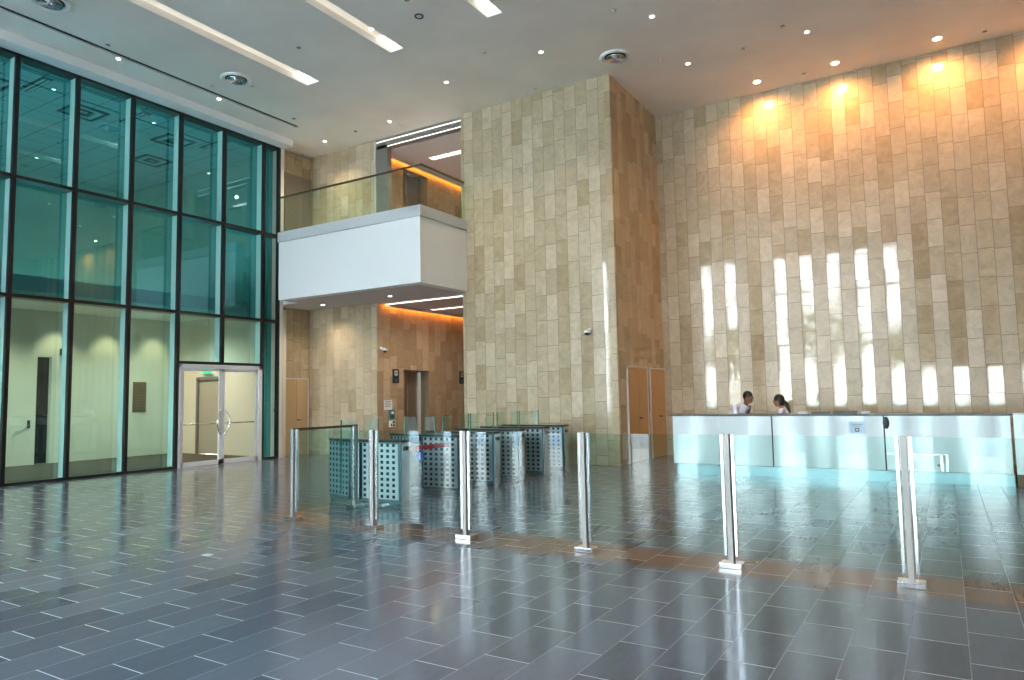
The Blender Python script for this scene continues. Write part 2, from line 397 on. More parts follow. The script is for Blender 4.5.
# ------------------------------------------------------------------ balcony + railing
b = tag(empty('balcony', (-12.6, 13.5, 4.225)), 'white boxy balcony jutting out between the glass wall and stone block', 'balcony')
BX0, BX1, BY = -15.0, -10.177, 12.63
bx(BX0 + 12.6, BX1 + 12.6, BY - 13.5, BY - 13.5 + .25, 0, 1.555).build('parapet', MT['white'], b)
bx(BX1 + 12.6 - .25, BX1 + 12.6, BY - 13.5 + .25, TY - 13.5, 0, 1.555).build('parapet', MT['white'], b)
MB().box(BX0 + 12.6 - .02, BX1 + 12.6 + .03, BY - 13.53, BY - 13.5 + .27, 1.565, 1.825).box(BX1 + 12.6 - .27, BX1 + 12.63, BY - 13.23, TY - 13.5, 1.565, 1.825).build('ledge', MT['ledge'], b)
bx(BX0 + 12.6, BX1 + 12.35, BY - 13.25, 1.0, .0, .12).build('soffit', MT['soffit'], b)
bx(BX0 + 12.6, BX1 + 12.35, BY - 13.25, 1.0, 1.45, 1.60).build('deck', MT['soffit'], b)
struct(bx(-16.0, -15.0, 13.30, 14.5, 4.225, 4.4).build('ceiling_lobby', MT['soffit']))
r = tag(empty('glass_railing', (-12.6, 12.75, 6.05)), 'frameless glass railing with a slim dark top rail on the balcony', 'railing')
n = 4; x0, x1 = BX0 - .08, BX1 - .06
for i in range(n):
    a = x0 + (x1 - x0) * i / n; c = x0 + (x1 - x0) * (i + 1) / n
    bx(a + 12.606, c + 12.594, -.006, .006, 0, .98).build('glass_panel', MT['grail'], r)
for a, c in ((.0, .86), (.88, 1.72)):
    bx(x1 + 12.594, x1 + 12.606, a, c, 0, .98).build('glass_panel', MT['grail'], r)
bx(x0 + 12.6, x1 + 12.62, -.02, .02, .98, 1.02).build('top_rail', MT['rail'], r)
bx(x1 + 12.58, x1 + 12.62, .02, 1.74, .98, 1.02).build('top_rail', MT['rail'], r)
bx(x1 + 12.585, x1 + 12.615, 1.70, 1.74, 0, .98).build('end_post', MT['grail'], r)

# ------------------------------------------------------------------ glass wall
MY = [1.72, 2.93, 4.143, 5.357, 6.57, 7.742, 8.965, 10.173, 11.40, 12.648, 13.15]
MY = [-5.55, -4.34, -3.13, -1.92, -.70, .51] + MY
w = tag(empty('window_1'), 'tall teal glass wall in black frames', kind='structure')
for i, y in enumerate(MY):
    z0 = ZD if abs(y - 11.40) < .01 else 0
    bx(GX - .05, GX + .05, y - .036, y + .036, z0, ZT).build('mullion', MT['black'], w)
    if i < len(MY) - 1:
        bx(GX - .245, GX - .051, y - .035, y - .012, (ZD + .08 if abs(y - 11.40) < .01 or abs(y - 12.648) < .01 else .02), ZT).build('glass_fin', MT['fin'], w)
for z in (Z1, Z2, ZT - .03):
    bx(GX - .245, GX + .045, MY[0], MY[-1], z - .035, z + .035).build('transom', MT['black'], w)
bx(GX - .045, GX + .045, MY[0], 10.173, 0, .06).build('sill', MT['black'], w)
bx(GX - .045, GX + .045, 12.648, MY[-1], 0, .06).build('sill', MT['black'], w)
bx(GX - .045, GX + .045, 10.173, 12.648, ZD, ZD + .07).build('transom', MT['black'], w)
for a, c in zip(MY, MY[1:]):
    for z0, z1 in ((.06, Z2 - .035), (Z2 + .035, Z1 - .035), (Z1 + .035, ZT - .065)):
        if z0 == .06 and 10.1 < a < 12.6: z0 = ZD + .07
        m = MT['gwall'] if (z0 > 3 or a > 12.6) else MT['gwall_low']
        bx(GX - .262, GX - .246, a + .0, c - .0, z0 - .03, z1 + .03).build('pane', m, w)

# double door
d = tag(empty('door_1', (GX, 11.41, 0)), 'white framed double glass door in the teal glass wall', kind='structure')
hw = 1.2375 - .035
MB().box(-.06, .06, -hw, -hw + .07, 0, ZD).box(-.06, .06, hw - .10, hw, 0, ZD).box(-.06, .06, -hw, hw, ZD - .09, ZD).build('door_frame', MT['alu'], d)
for s in (-1, 1):
    y0, y1 = (-hw + .07, -.006) if s < 0 else (.006, hw - .10)
    lf = MB().box(-.03, .03, y0, y0 + .07, .01, ZD - .10).box(-.03, .03, y1 - .07, y1, .01, ZD - .10).box(-.03, .03, y0, y1, .01, .12).box(-.03, .03, y0, y1, ZD - .17, ZD - .10).build('door_leaf', MT['alu'], d)
    bx(-.006, .006, y0 + .07, y1 - .07, .12, ZD - .17).build('pane', MT['gdoor'], lf)
    yc = -.11 if s < 0 else .11
    pts = [(.05, yc * .6, .72)] + [(.05 + .06 * math.sin(t * PI / 12), yc * .55 + (yc * 1.1) * math.sin(t * PI / 12), .74 + .62 * t / 12) for t in range(13)] + [(.05, yc * .6, 1.38)]
    MB().tube(pts, .018).tube([(.03, yc * .6, .85), (.07, yc * .75, .85)], .012).tube([(.03, yc * .6, 1.25), (.07, yc * .75, 1.25)], .012).build('pull_handle', MT['chrome'], lf, True)
    ya, yb = (y0 + .06, yc) if s < 0 else (yc, y1 - .06)
    MB().tube([(-.07, ya, 1.02), (-.07, yb, 1.02)], .016).tube([(-.07, ya, 1.02), (-.03, ya, 1.02)], .014).tube([(-.07, yb, 1.02), (-.03, yb, 1.02)], .014).build('push_bar', MT['steel'], lf, True)

# ------------------------------------------------------------------ room behind the glass wall
struct(bx(-24, GX - .30, -6, 13.4, 0, .004).build('floor_inner', mat('brown_carpet', (.06, .05, .038), .9, noise=.2, nscale=6)), 'brown floor behind the glass wall')
struct(bx(-20.75, -20.6, -6, 9.39, 0, 4.1).build('wall_inner_back', MT['cream']), 'cream wall behind the glass')
struct(MB().box(-20.75, -20.6, 9.39, 9.75, 2.85, 4.1).box(-20.75, -20.6, 9.75, 14.5, 0, 4.1).build('wall_inner_back_far', MT['cream']))
struct(bx(-20.98, -20.90, 9.2, 9.9, 0, 3.0).build('wall_inner_shade', mat('doorway_shade_black', (.006, .006, .008), .9)), 'black sheet for the shade in the cream wall doorway')  # black sheet close behind the opening stands in for shade
struct(MB().box(-20.6, -19.55, 13.40, 13.5, 0, 4.1).box(-19.55, -18.35, 13.40, 13.5, 2.32, 4.1).box(-18.35, GX - .05, 13.40, 13.5, 0, 4.1).build('wall_inner_side', MT['cream']), 'cream wall seen through the glass door')
struct(bx(-20.6, -17.3, -6, 13.4, 4.1, 4.45).build('ceiling_inner_low', MT['white']), 'edge of the low ceiling behind the glass')
struct(bx(-24, GX - .25, -6, 15, CZ - .05, CZ + .05).build('ceiling_inner', MT['tileceil']), 'tiled ceiling seen through the teal glass')
struct(bx(-24.1, -24, -6, 15, 0, CZ).build('wall_inner_far', MT['cream']))
struct(bx(-24, GX - .25, -6.1, -6, 0, CZ).build('wall_inner_near', MT['cream']))
struct(bx(-24, GX - .4, 13.5, 13.62, 4.1, CZ).build('wall_inner_end', MT['cream']))
dd = tag(empty('inner_door', (-18.95, 13.44, 0)), 'grey wooden door with a grey frame seen through the glass entrance', 'door')
MB().box(-.60, -.52, -.08, 0.06, 0, 2.32).box(.52, .60, -.08, .06, 0, 2.32).box(-.6, .6, -.08, .06, 2.24, 2.32).build('door_frame', MT['grey'], dd)
bx(-.52, .52, -.02, .02, .01, 2.24).build('door_leaf', mat('greige_door', (.46, .42, .35), .5), dd)
ex = tag(empty('exit_sign', (-18.95, 13.30, 2.52)), 'small green exit sign above the grey door behind the glass', 'exit sign')
bx(-.20, .20, -.02, .02, -.10, .10).build('sign_face', MT['exitg'], ex)
bx(-.22, .22, .02, .10, -.12, .12).build('sign_box', MT['alu'], ex)
def text(body, size, m, parent, loc, rot, name='lettering', ext=.002):
    c = bpy.data.curves.new(name, 'FONT'); c.body = body; c.size = size; c.extrude = ext; c.align_x = 'CENTER'; c.align_y = 'CENTER'; c.materials.append(m)
    tmp = bpy.data.objects.new(name, c); me = bpy.data.meshes.new_from_object(tmp); bpy.data.objects.remove(tmp)
    o = bpy.data.objects.new(name, me); COL.objects.link(o); o.location = loc; o.rotation_euler = rot
    if not me.materials: me.materials.append(m)
    if parent: o.parent = parent
    return o
text('EXIT', .13, MT['paper'], ex, (0, -.024, 0), (PI / 2, 0, 0))
# pull handle on cream wall next to the dark doorway
h = tag(empty('door_handle_plate', (-20.6, 9.22, 1.05)), 'small dark lever on the cream wall beside the dark doorway', 'lever')
MB().box(0, .03, -.03, .03, -.08, .12).build('plate', MT['dark'], h)
MB().tube([(.05, 0, 0), (.06, -.35, -.18)], .012).tube([(.02, 0, 0), (.05, 0, 0)], .012).build('lever_arm', MT['steel'], h)
# square diffusers and line diffusers on that tiled ceiling
for k, (x, y, lab) in enumerate(((-17.9, 6.9, 'square ceiling diffuser nearest the left edge behind the teal glass'), (-17.9, 9.0, 'square ceiling diffuser in the second bay behind the teal glass'),
                                 (-17.9, 11.4, 'square ceiling diffuser near the far end behind the teal glass'), (-19.9, 12.0, 'square ceiling diffuser deepest behind the teal glass'))):
    q = tag(empty('square_diffuser', (x, y, CZ - .05)), lab, 'ceiling diffuser', 'square diffusers behind the glass')
    for j in range(3):
        a = .42 - .13 * j
        MB().box(-a, a, -a, -a + .05, -.03 - .0 * j, 0).box(-a, a, a - .05, a, -.03, 0).box(-a, -a + .05, -a + .05, a - .05, -.03, 0).box(a - .05, a, -a + .05, a - .05, -.03, 0).build('louvre_ring', MT['diffd'] if j % 2 == 0 else MT['diffw'], q)
for k, (x, y, lab) in enumerate(((-17.2, 7.6, 'line diffuser with added glow on the tiled ceiling in the leftmost bay'), (-17.2, 9.9, 'line diffuser with added glow on the tiled ceiling in the middle bay'), (-17.2, 12.2, 'line diffuser with added glow on the tiled ceiling near the balcony'))):
    q = tag(empty('line_diffuser', (x, y, CZ - .05)), lab, 'line diffuser', 'line diffusers behind the glass')
    bx(-.55, .55, -.10, .10, -.03, 0).build('housing', MT['diffd'], q); MB().box(-.5, .5, -.06, -.04, -.04, -.03).box(-.5, .5, .04, .06, -.04, -.03).build('tube', MT['tube'], q)  # glowing strips added; the line diffuser itself is no lamp

# ------------------------------------------------------------------ front facade behind the camera
fw = tag(empty('window_2'), 'glazed front facade behind the viewer', kind='structure')
for i in range(-10, 7):
    x = -2.04 + .684 + 1.368 * i
    if GX - .2 < x < RX: bx(x - .34, x + .34, FY - .45, FY + .05, 0, CZ).build('facade_fin', MT['grey'], fw)  # unseen fins, shaped to limit daylight and cut reflections into strips
bx(-9.6, -8.2, FY - .3, FY, 0, CZ).build('reflection_blocker', MT['grey'], fw)  # unseen panel added to block one bay from the wall reflections
bx(-1.3, RX, FY - .3, FY, 2.6, CZ).build('reflection_blocker', MT['grey'], fw)  # unseen, added to cut the right-hand wall reflections short
for z in (4.1, 7.0): bx(GX, RX, FY - .05, FY + .05, z - .06, z + .06).build('transom', MT['grey'], fw)
struct(bx(-45, 40, -60, FY - .3, -.25, -.02).build('floor_outside', MT['pave']))

# ------------------------------------------------------------------ ceiling fittings
for i, (a, c, y0, y1) in enumerate(TROUGH):
    t = tag(empty('recessed_light_slot', ((a + c) / 2, y1, CZ)), ['long recessed light slot nearest the glass wall', 'long recessed light slot between the other two', 'short-looking recessed light slot cut by the top edge'][i], 'ceiling light', 'recessed light slots')
    hwid = (c - a) / 2; D = .16
    MB().box(-hwid - .02, -hwid, y0 - y1, 0, .081, D).box(hwid, hwid + .02, y0 - y1, 0, .081, D).box(-hwid - .02, hwid + .02, y0 - y1, 0, D, D + .03).build('housing', MT['plaster'], t)
    bx(-hwid, hwid, -.03, -.002, 0, D).build('end_cap', MT['white'], t)
    bx(-hwid + .03, hwid - .03, -.45, -.08, D - .06, D - .031).build('end_glow', MT['glow_white'], t)  # added glow that whitens the far end of the slot
    bx(-hwid + .01, hwid - .01, y0 - y1 + .05, -.02, D - .03, D).build('lamp_diffuser', MT['tube'], t)
sl = tag(empty('slot_diffuser', (-14.42, 5, CZ)), 'long narrow dark air slot in the ceiling along the glass wall', 'air slot')
bx(-.07, .07, -7, 7.75, .03, .06).build('blade', MT['diffd'], sl)
def round_diffuser(x, y, lab):
    t = tag(empty('round_diffuser', (x, y, CZ)), lab, 'ceiling diffuser', 'round ceiling diffusers')
    MB().lathe([(.335, 0), (.34, -.015), (.33, -.04), (.29, -.05), (.235, -.012), (.235, 0)], n=40).build('outer_ring', MT['white'], t, True)
    MB().lathe([(.237, -.008), (.237, -.002)], n=40).build('backing', MT['diffd'], t)
    for k, rr in enumerate((.185, .135, .088, .045)):
        m = MB(); n = 32
        R = [[m.bm.verts.new((r_ * math.cos(2 * PI * i / n), r_ * math.sin(2 * PI * i / n), z_)) for i in range(n)] for r_, z_ in ((rr - .006, -.012), (rr + .012, -.055), (rr + .020, -.055), (rr + .002, -.012))]
        for A_, B_ in zip(R, R[1:]):
            for i in range(n): m.bm.faces.new([A_[i], A_[(i + 1) % n], B_[(i + 1) % n], B_[i]])
        m.build('cone_ring', MT['steel'], t, True)
    return t
round_diffuser(-13.33, 9.98, 'round ceiling diffuser beside the longest light slot')
round_diffuser(-5.70, 13.82, 'round ceiling diffuser in front of the stone block corner')
round_diffuser(-13.46, 6.13, 'round ceiling diffuser cut by the top left edge')

def downlight(x, y, z, lab, r=.042, grp='small ceiling downlights', m='lampw'):
    t = tag(empty('downlight', (x, y, z)), lab, 'downlight', grp)
    MB().lathe([(r + .02, 0), (r + .02, -.008), (r, -.016), (r, 0)], n=20).build('trim_ring', MT['diffw'], t, True)
    MB().lathe([(r, -.010), (r, -.018)], n=20).build('lamp_disc', MT[m], t)
    return t
for x, lab in ((.27, 'bright downlight near the stone wall, furthest right of three'), (-1.69, 'bright downlight near the stone wall, middle of three'), (-3.38, 'bright downlight near the stone wall, nearest the stone block')):
    downlight(x, 16.82, CZ, lab, .075, 'bright downlights along the reception wall', 'lampo')
for x, y, lab in ((-1.99, 15.0, 'small downlight in the row before the reception, right one'), (-4.46, 15.0, 'small downlight right of the stone block corner'),
                  (-4.44, 12.68, 'small downlight near the top edge above the stone block corner'), (-6.93, 12.72, 'small downlight left of the round diffuser at the stone block'),
                  (-9.47, 12.76, 'small downlight above the left top corner of the stone block'), (-9.28, 10.04, 'small downlight beside the end of the middle light slot'),
                  (-14.56, 7.99, 'small downlight along the glass wall, nearest the viewer'), (-14.56, 10.43, 'small downlight along the glass wall, below the round diffuser'),
                  (-14.57, 13.85, 'small downlight over the balcony next to the glass wall'), (-12.10, 13.78, 'small downlight over the middle of the balcony')):
    downlight(x, y, CZ, lab)
for x, y, lab in ((-12.14, 13.81, 'small downlight under the balcony, middle'), (-14.73, 13.94, 'small downlight under the balcony near the wooden door')):
    downlight(x, y, 4.225, lab, .045, 'downlights under the balcony')
dots = [(-2.37, 14.5, 'above the reception desk, right of the others'), (-3.25, 15.0, 'between two downlights over the reception'), (-2.37, 17.0, 'close to the stone wall between bright downlights'),
        (-4.92, 14.53, 'right of the round diffuser at the stone block'), (-4.98, 12.08, 'at the top edge left of a small downlight'), (-7.96, 12.07, 'in the middle of the ceiling left of a downlight'),
        (-7.93, 14.22, 'just before the top of the stone block'), (-8.04, 9.65, 'at the top edge beside the third light slot'), (-14.17, 7.56, 'beside the air slot, nearest the viewer'),
        (-14.10, 9.91, 'beside the air slot, left of the round diffuser'), (-14.04, 12.27, 'beside the air slot end'), (1.11, 17.05, 'near the stone wall at the right edge'),
        (-13.34, 13.80, 'over the balcony left of the opening'), (-11.99, 14.11, 'over the balcony right of a downlight'), (-13.34, 10.45, 'touching the round diffuser near the glass wall'), (-11.05, 9.78, 'between the two long light slots')]
for x, y, lab in dots:
    t = tag(empty('sprinkler_head', (x, y, CZ)), 'small grey sprinkler disc ' + lab, 'sprinkler', 'sprinkler heads on the ceiling')
    MB().lathe([(.05, 0), (.046, -.008), (.02, -.010), (.018, -.016), (.022, -.018), (.022, -.021)], n=14).build('escutcheon', MT['steel'], t, True)
t = tag(empty('ceiling_speaker', (-8.20, 10.20, CZ)), 'small ringed ceiling speaker between the middle and third light slots', 'speaker')
MB().lathe([(.09, 0), (.085, -.02), (.06, -.012), (.06, 0)], n=20).build('rim', MT['diffd'], t, True); MB().lathe([(.055, -.004), (.05, -.014)], n=20).build('grille', MT['diffw'], t)

# corridor lights
def linear(name, x0, x1, y, z, lab, m='lin', ww=.05):
    t = tag(empty(name, ((x0 + x1) / 2, y, z)), lab, 'linear light', 'linear lamps over the lift lobby'); l = (x1 - x0) / 2
    bx(-l - .02, l + .02, -ww - .02, ww + .02, -.02, 0).build('housing', MT['alu'], t); bx(-l, l, -ww, ww, -.026, -.02).build('diffuser', MT[m], t)
linear('linear_lamp', -13.25, -10.40, 14.95, 4.225, 'long thin lamp under the gallery nearest the balcony', ww=.055)
linear('linear_lamp', -13.05, -10.40, 16.75, 4.225, 'second thin lamp under the gallery further into the lift lobby', ww=.055)
linear('linear_lamp', -12.45, -10.40, 16.0, 8.56, 'thin lamp on the upper corridor ceiling', ww=.09)
for z, y0, lab in ((4.225, 14.9, 'orange cove light along the ground floor lift wall'), (8.56, 15.1, 'orange cove light along the upper lift wall')):
    t = tag(empty('cove_light', (EX, 18.7, z)), lab, 'cove light', 'orange cove lights')
    bx(.10, .13, y0 - 18.7, 3.9, -.05, 0).build('lamp_strip', MT['cove'], t)
    bx(.135, .15, y0 - 18.7, 3.9, -.09, 0).build('cover_lip', MT['soffit'], t)

# ------------------------------------------------------------------ doors in stone
def wood_door(loc, rz, w, h, m, name, lab, cat='door', group=None):
    """double door, local x along wall, front -y"""
    t = tag(empty(name, loc, rz), lab, cat, group)
    MB().box(-w / 2, -w / 2 + .03, -.035, 0, 0, h).box(w / 2 - .03, w / 2, -.035, 0, 0, h).box(-w / 2, w / 2, -.035, 0, h - .03, h).build('door_frame', MT['lightgrey'], t)
    for s in (-1, 1):
        a, c = (-w / 2 + .035, -.004) if s < 0 else (.004, w / 2 - .035)
        lf = bx(a, c, -.028, -.002, .01, h - .035).build('door_leaf', m, t)
        if s > 0:
            MB().tube([(.05, -.03, 1.0), (.05, -.08, 1.0), (.16, -.08, 1.0)], .011).lathe([(.025, -.03), (.025, .0)], c=(.05, -.03, 1.02), n=12).build('lever_handle', MT['dark'], lf, True)
    return t
wood_door((TX + .002, 15.60, 0), PI / 2, 1.27, 2.2, MT['wood_r'], 'double_door', 'honey wood double door in the stone block flank, nearer the viewer', group='wooden double doors beside the reception')
wood_door((TX + .002, 16.95, 0), PI / 2, 1.08, 2.2, MT['wood_r'], 'double_door', 'honey wood double door in the stone block flank, next to the reception wall', group='wooden double doors beside the reception')
wood_door((-16.0 + .002, 14.12, 0), PI / 2, .92, 2.2, MT['wood_l'], 'double_door', 'pale wood narrow door left of the lift lobby')
t = tag(empty('grey_door', (-15.998, 14.15, 6.03), PI / 2), 'grey flush door on the balcony beside the glass wall', 'door')
MB().box(-.5, .5, -.03, 0, 0, 2.15).build('door_leaf', mat('greybrown_door', (.28, .24, .19), .35), t); MB().tube([(-.35, -.03, 1.0), (-.35, -.08, 1.0), (-.22, -.08, 1.0)], .012).build('lever_handle', MT['steel'], t)

# ------------------------------------------------------------------ glass barrier
PX = [-7.38, -5.98, -4.61, -3.15, -1.713, -.315, 1.10]
BYY = 6.49
bar = tag(empty('glass_barrier', (-3.2, BYY, 0)), 'low glass barrier on chrome posts running across the lobby floor', 'glass barrier')
def post(x, y, rz=0):
    t = bx(-.022, .022, -.035, .035, .045, 1.176).build('barrier_post', MT['poststeel'], bar)
    bx(-.10, .10, -.075, .075, 0, .045).build('base_plate', MT['steel2'], t, bevel=.004)
    for s in (-1, 1): bx(s * .048 - .014, s * .048 + .014, -.022, .022, .10, 1.176).build('clamp_bar', MT['steel2'], t, bevel=.004)
    t.location = (x + 3.2, y, 0); t.rotation_euler = (0, 0, rz)
for x in PX[:6]: post(x, 0)
post(-7.38, 1.13, PI / 2)
for i in range(6):
    a, c = PX[i] + .03, PX[i + 1] - .03
    if i == 5: c = 1.9
    bx(a + 3.2, c + 3.2, -.006, .006, .105, 1.17).build('glass_panel', MT['gbar'], bar)
label_part(bx(-4.186, -4.174, .03, 1.10, .105, 1.155).build('glass_panel', MT['gbar'], bar), 'short return panel at the left end')
bx(-4.20, -4.16, -.03, 1.16, 1.155, 1.19).build('top_rail', MT['rail'], bar)

# ------------------------------------------------------------------ turnstiles
def turnstile():
    t = empty('turnstile')
    H = .95; pts = [(.65, 0), (.65, .2), (-.95, .2), (-.95, .17), (-.35, 0)]
    sh = lambda e: [(.65 + e, -e), (.65 + e, .2 + e), (-.95 - e, .2 + e), (-.95 - e, .17 - e * .5), (-.35, -e)]
    MB().prism(sh(0), .05, H - .03).build('body', MT['bodyblue'], t)
    MB().prism(sh(-.03), 0, .05).build('plinth', MT['steel2'], t)
    MB().prism(sh(.012), H - .03, H).build('top_cap', MT['dark'], t)
    p = bx(-.08, .61, -.012, -.001, .10, .90).build('perforated_panel', MT['perf'], t, uv=lambda c: (c.x + .08 + .01, c.z - .10 - .0)); label_part(p, 'bright perforated steel panel')
    th = math.atan2(-.17, .60)
    L = .58
    q = bx(-.02 - L, -.02, -.012, -.001, .10, .90).build('perforated_panel', MT['perf2'], t, uv=lambda c: (c.x + .62, c.z - .10))
    q.location = (-.35, 0, 0); q.rotation_euler = (0, 0, th); label_part(q, 'perforated panel, dark bluish tint painted in for the glass before it')
    bx(-.34, -.10, -.02, -.001, .08, .91).build('slot_cover', MT['gblue'], t)
    e = bx(.651, .662, .015, .185, .05, .915).build('end_plate', MT['steel'], t)
    bx(.662, .680, .06, .14, .80, .86).build('card_reader', MT['dark'], t)
    for s, (a, c) in (('f', (-.30, -.02)), ('b', (.222, .49))):
        wg = bx(-.235, -.223, a, c, .22, 1.25).build('glass_wing', MT['gwing'], t)
        ee = a if s == 'f' else c
        bx(-.238, -.220, ee - .008, ee + .008, .22, 1.255).build('edge_strip', MT['edge'], wg)
    return t
tp = turnstile()
tl = ['turnstile nearest the viewer with a bright perforated side', 'second turnstile from the viewer with a blue-grey perforated side', 'turnstile half hidden by the third barrier post',
      'dark turnstile just right of the third barrier post', 'turnstile second from the far end of the row', 'turnstile farthest from the viewer before the stone block']
for i, y in enumerate((7.88, 9.32, 10.34, 11.2, 12.12, 12.98)):
    o = tp if i == 0 else copy_tree(tp)
    o.location = (-7.39, y, 0); tag(o, tl[i], 'turnstile', 'turnstiles in a row')
t = tag(empty('red_belt', (-6.9, 8.12, .80)), 'red belt stretched across the lane behind the nearest turnstile', 'belt barrier')
bx(-.004, .004, .0, 1.14, -.035, .035).build('belt', MT['red'], t)
bx(-.03, .03, -.02, .03, -.06, .06).build('buckle', MT['dark'], t)
t = tag(empty('blue_sign', (-6.70, 8.26, .70)), 'small round blue sign with a white figure hanging on the red belt', 'sign')
MB().lathe([(.075, -.004), (.075, .004)], n=24).build('disc', MT['blue'], t).rotation_euler = (0, PI / 2, -.6)
g = MB().box(.006, .010, -.012, .012, -.045, .02).ball((.008, 0, .038), .013, .3, 1, 1).build('figure', MT['paper'], t); g.rotation_euler = (0, 0, -.6)
bx(-.02, .004, -.004, .004, .06, .10).build('hook', MT['dark'], t)

# ------------------------------------------------------------------ reception counter
CY = 13.636; CX0, CX1 = -4.652, .847
t = tag(empty('reception_counter', (0, CY, 0)), 'long white glass fronted reception counter with a thin dark top', 'reception desk')
bx(CX0 + .02, CX1 - .01, .03, .55, .0, 1.10).build('carcass', mat('carcass_dark', (.03, .03, .035), .6), t)
jo = [CX0, -2.77, -.935, CX1]
for i in range(3):
    p = bx(jo[i] + .012, jo[i + 1] - .012, 0, .028, .19, 1.105).build('front_panel', MT['panel'], t)
bx(CX0 + .05, CX1, .012, .029, .0, .18).build('kick_plate', MT['kick'], t)
bx(CX0 - .03, CX1 + .02, -.03, .58, 1.11, 1.14).build('countertop', MT['topst'], t)
bx(CX0, CX0 + .019, 0, .55, .19, 1.105).build('end_panel', MT['panel'], t)
hp = MB().box(-.91, -.06, -.006, -.001, .465, .475).box(-.91, -.06, -.006, -.001, .20, .207).box(-.06, -.03, -.008, -.001, .20, .475).box(-.14, -.105, -.006, -.001, .2, .475).build('access_hatch', MT['steel'], t); label_part(hp, 'outlined rectangular hatch low on the panel')
MB().ball((-.17, -.006, .30), .018).build('hatch_lock', MT['dark'], hp)
MB().ball((-.90, -.004, .99), .07, .75, .35, 1.5).build('joint_knob', MT['dark'], t)
t = tag(empty('side_counter', (CX1 + .03, CY, 0)), 'white side counter with a brown base at the right edge', 'counter')
bx(0, 1.6, .0, .55, .19, 1.12).build('body', MT['panel'], t); bx(.0, 1.6, .03, .52, 0, .19).build('base', MT['brown'], t); bx(0, 1.62, -.02, .57, 1.12, 1.145).build('countertop', MT['lightgrey'], t)
t = tag(empty('notice_card', (-1.353, CY - .004, .912)), 'small white notice with a dark symbol taped to the counter front', 'notice')
bx(-.125, .125, -.003, .0, -.10, .10).build('paper', mat('notice_paper', (.62, .78, .92), .6), t)
bx(-.03, .035, -.005, -.003, -.075, -.015).build('symbol', MT['dark'], t)
MB().box(-.018, .022, -.006, -.005, -.06, -.03).build('symbol_inset', MT['paper'], t)
for i in range(2): MB().box(-.085 + .02 * i, .085 - .03 * i, -.0045, -.003, .045 - .03 * i, .053 - .03 * i).build('text_line', MT['grey'], t)
# things lying on the counter
for x, wd, dp, hh, m, nm, lab, cat in ((-2.25, .16, .16, .05, 'paper', 'paper_stack', 'small white paper stack on the counter left of the dark trays', 'paper stack'),
                                   (-1.95, .30, .18, .035, 'dark', 'document_tray', 'flat black tray on the counter, left one', 'tray'),
                                   (-1.55, .38, .2, .045, 'dark', 'document_tray', 'flat black tray on the counter above the notice', 'tray'),
                                   (-1.22, .14, .14, .05, 'paper', 'paper_stack', 'small white paper stack right above the notice', 'paper stack')):
    t = tag(empty(nm, (x, CY + .2, 1.141)), lab, cat)
    if m == 'dark':
        MB().box(-wd / 2, wd / 2, -dp / 2, dp / 2, 0, .008).box(-wd / 2, wd / 2, -dp / 2, -dp / 2 + .008, .008, hh).box(-wd / 2, wd / 2, dp / 2 - .008, dp / 2, .008, hh).box(-wd / 2, -wd / 2 + .008, -dp / 2, dp / 2, .008, hh).build('tray_body', MT[m], t)
        bx(-wd / 2 + .02, wd / 2 - .03, -dp / 2 + .02, dp / 2 - .02, .009, .02).build('papers', MT['paper'], t)
    else:
        for j in range(3): bx(-wd / 2, wd / 2, -dp / 2, dp / 2, j * .015, j * .015 + .014, rz=.08 * j, piv=(0, 0, 0)).build('sheet_bundle', MT[m], t)

# ------------------------------------------------------------------ people
def remesh(o, v=.01):
    m = o.modifiers.new('remesh', 'REMESH'); m.mode = 'VOXEL'; m.voxel_size = v; m.use_smooth_shade = True
    s = o.modifiers.new('smooth', 'SMOOTH'); s.factor = .5; s.iterations = 4
def limb(m, pts, rad):
    for (p, q, a, b_) in zip(pts, pts[1:], rad, rad[1:]):
        p, q = Vector(p), Vector(q); n = max(2, min(8, int((p - q).length / (.45 * min(a, b_))) + 1))
        for k in range(n + 1):
            m.ball(p.lerp(q, k / n), a + (b_ - a) * k / n, seg=10 if a > .012 else 6)
def hand(m, w, d, side):
    w = Vector(w); d = Vector(d).normalized(); up = Vector((0, 0, 1)); sd = d.cross(up).normalized() * side
    m.ball(w + d * .045, .05, 1, 1, .42, seg=12)
    for k, (o, l) in enumerate(((-.030, .062), (-.010, .074), (.010, .070), (.029, .054))):
        a = w + d * .08 + sd * o; b1 = a + d * l * .55 - up * .004; b2 = b1 + d * l * .45 - up * .016
        limb(m, [a, b1, b2], [.0095, .009, .0075])
    a = w + d * .02 - sd * .035; limb(m, [a, a + d * .03 - sd * .028, a + d * .062 - sd * .034], [.012, .011, .009])
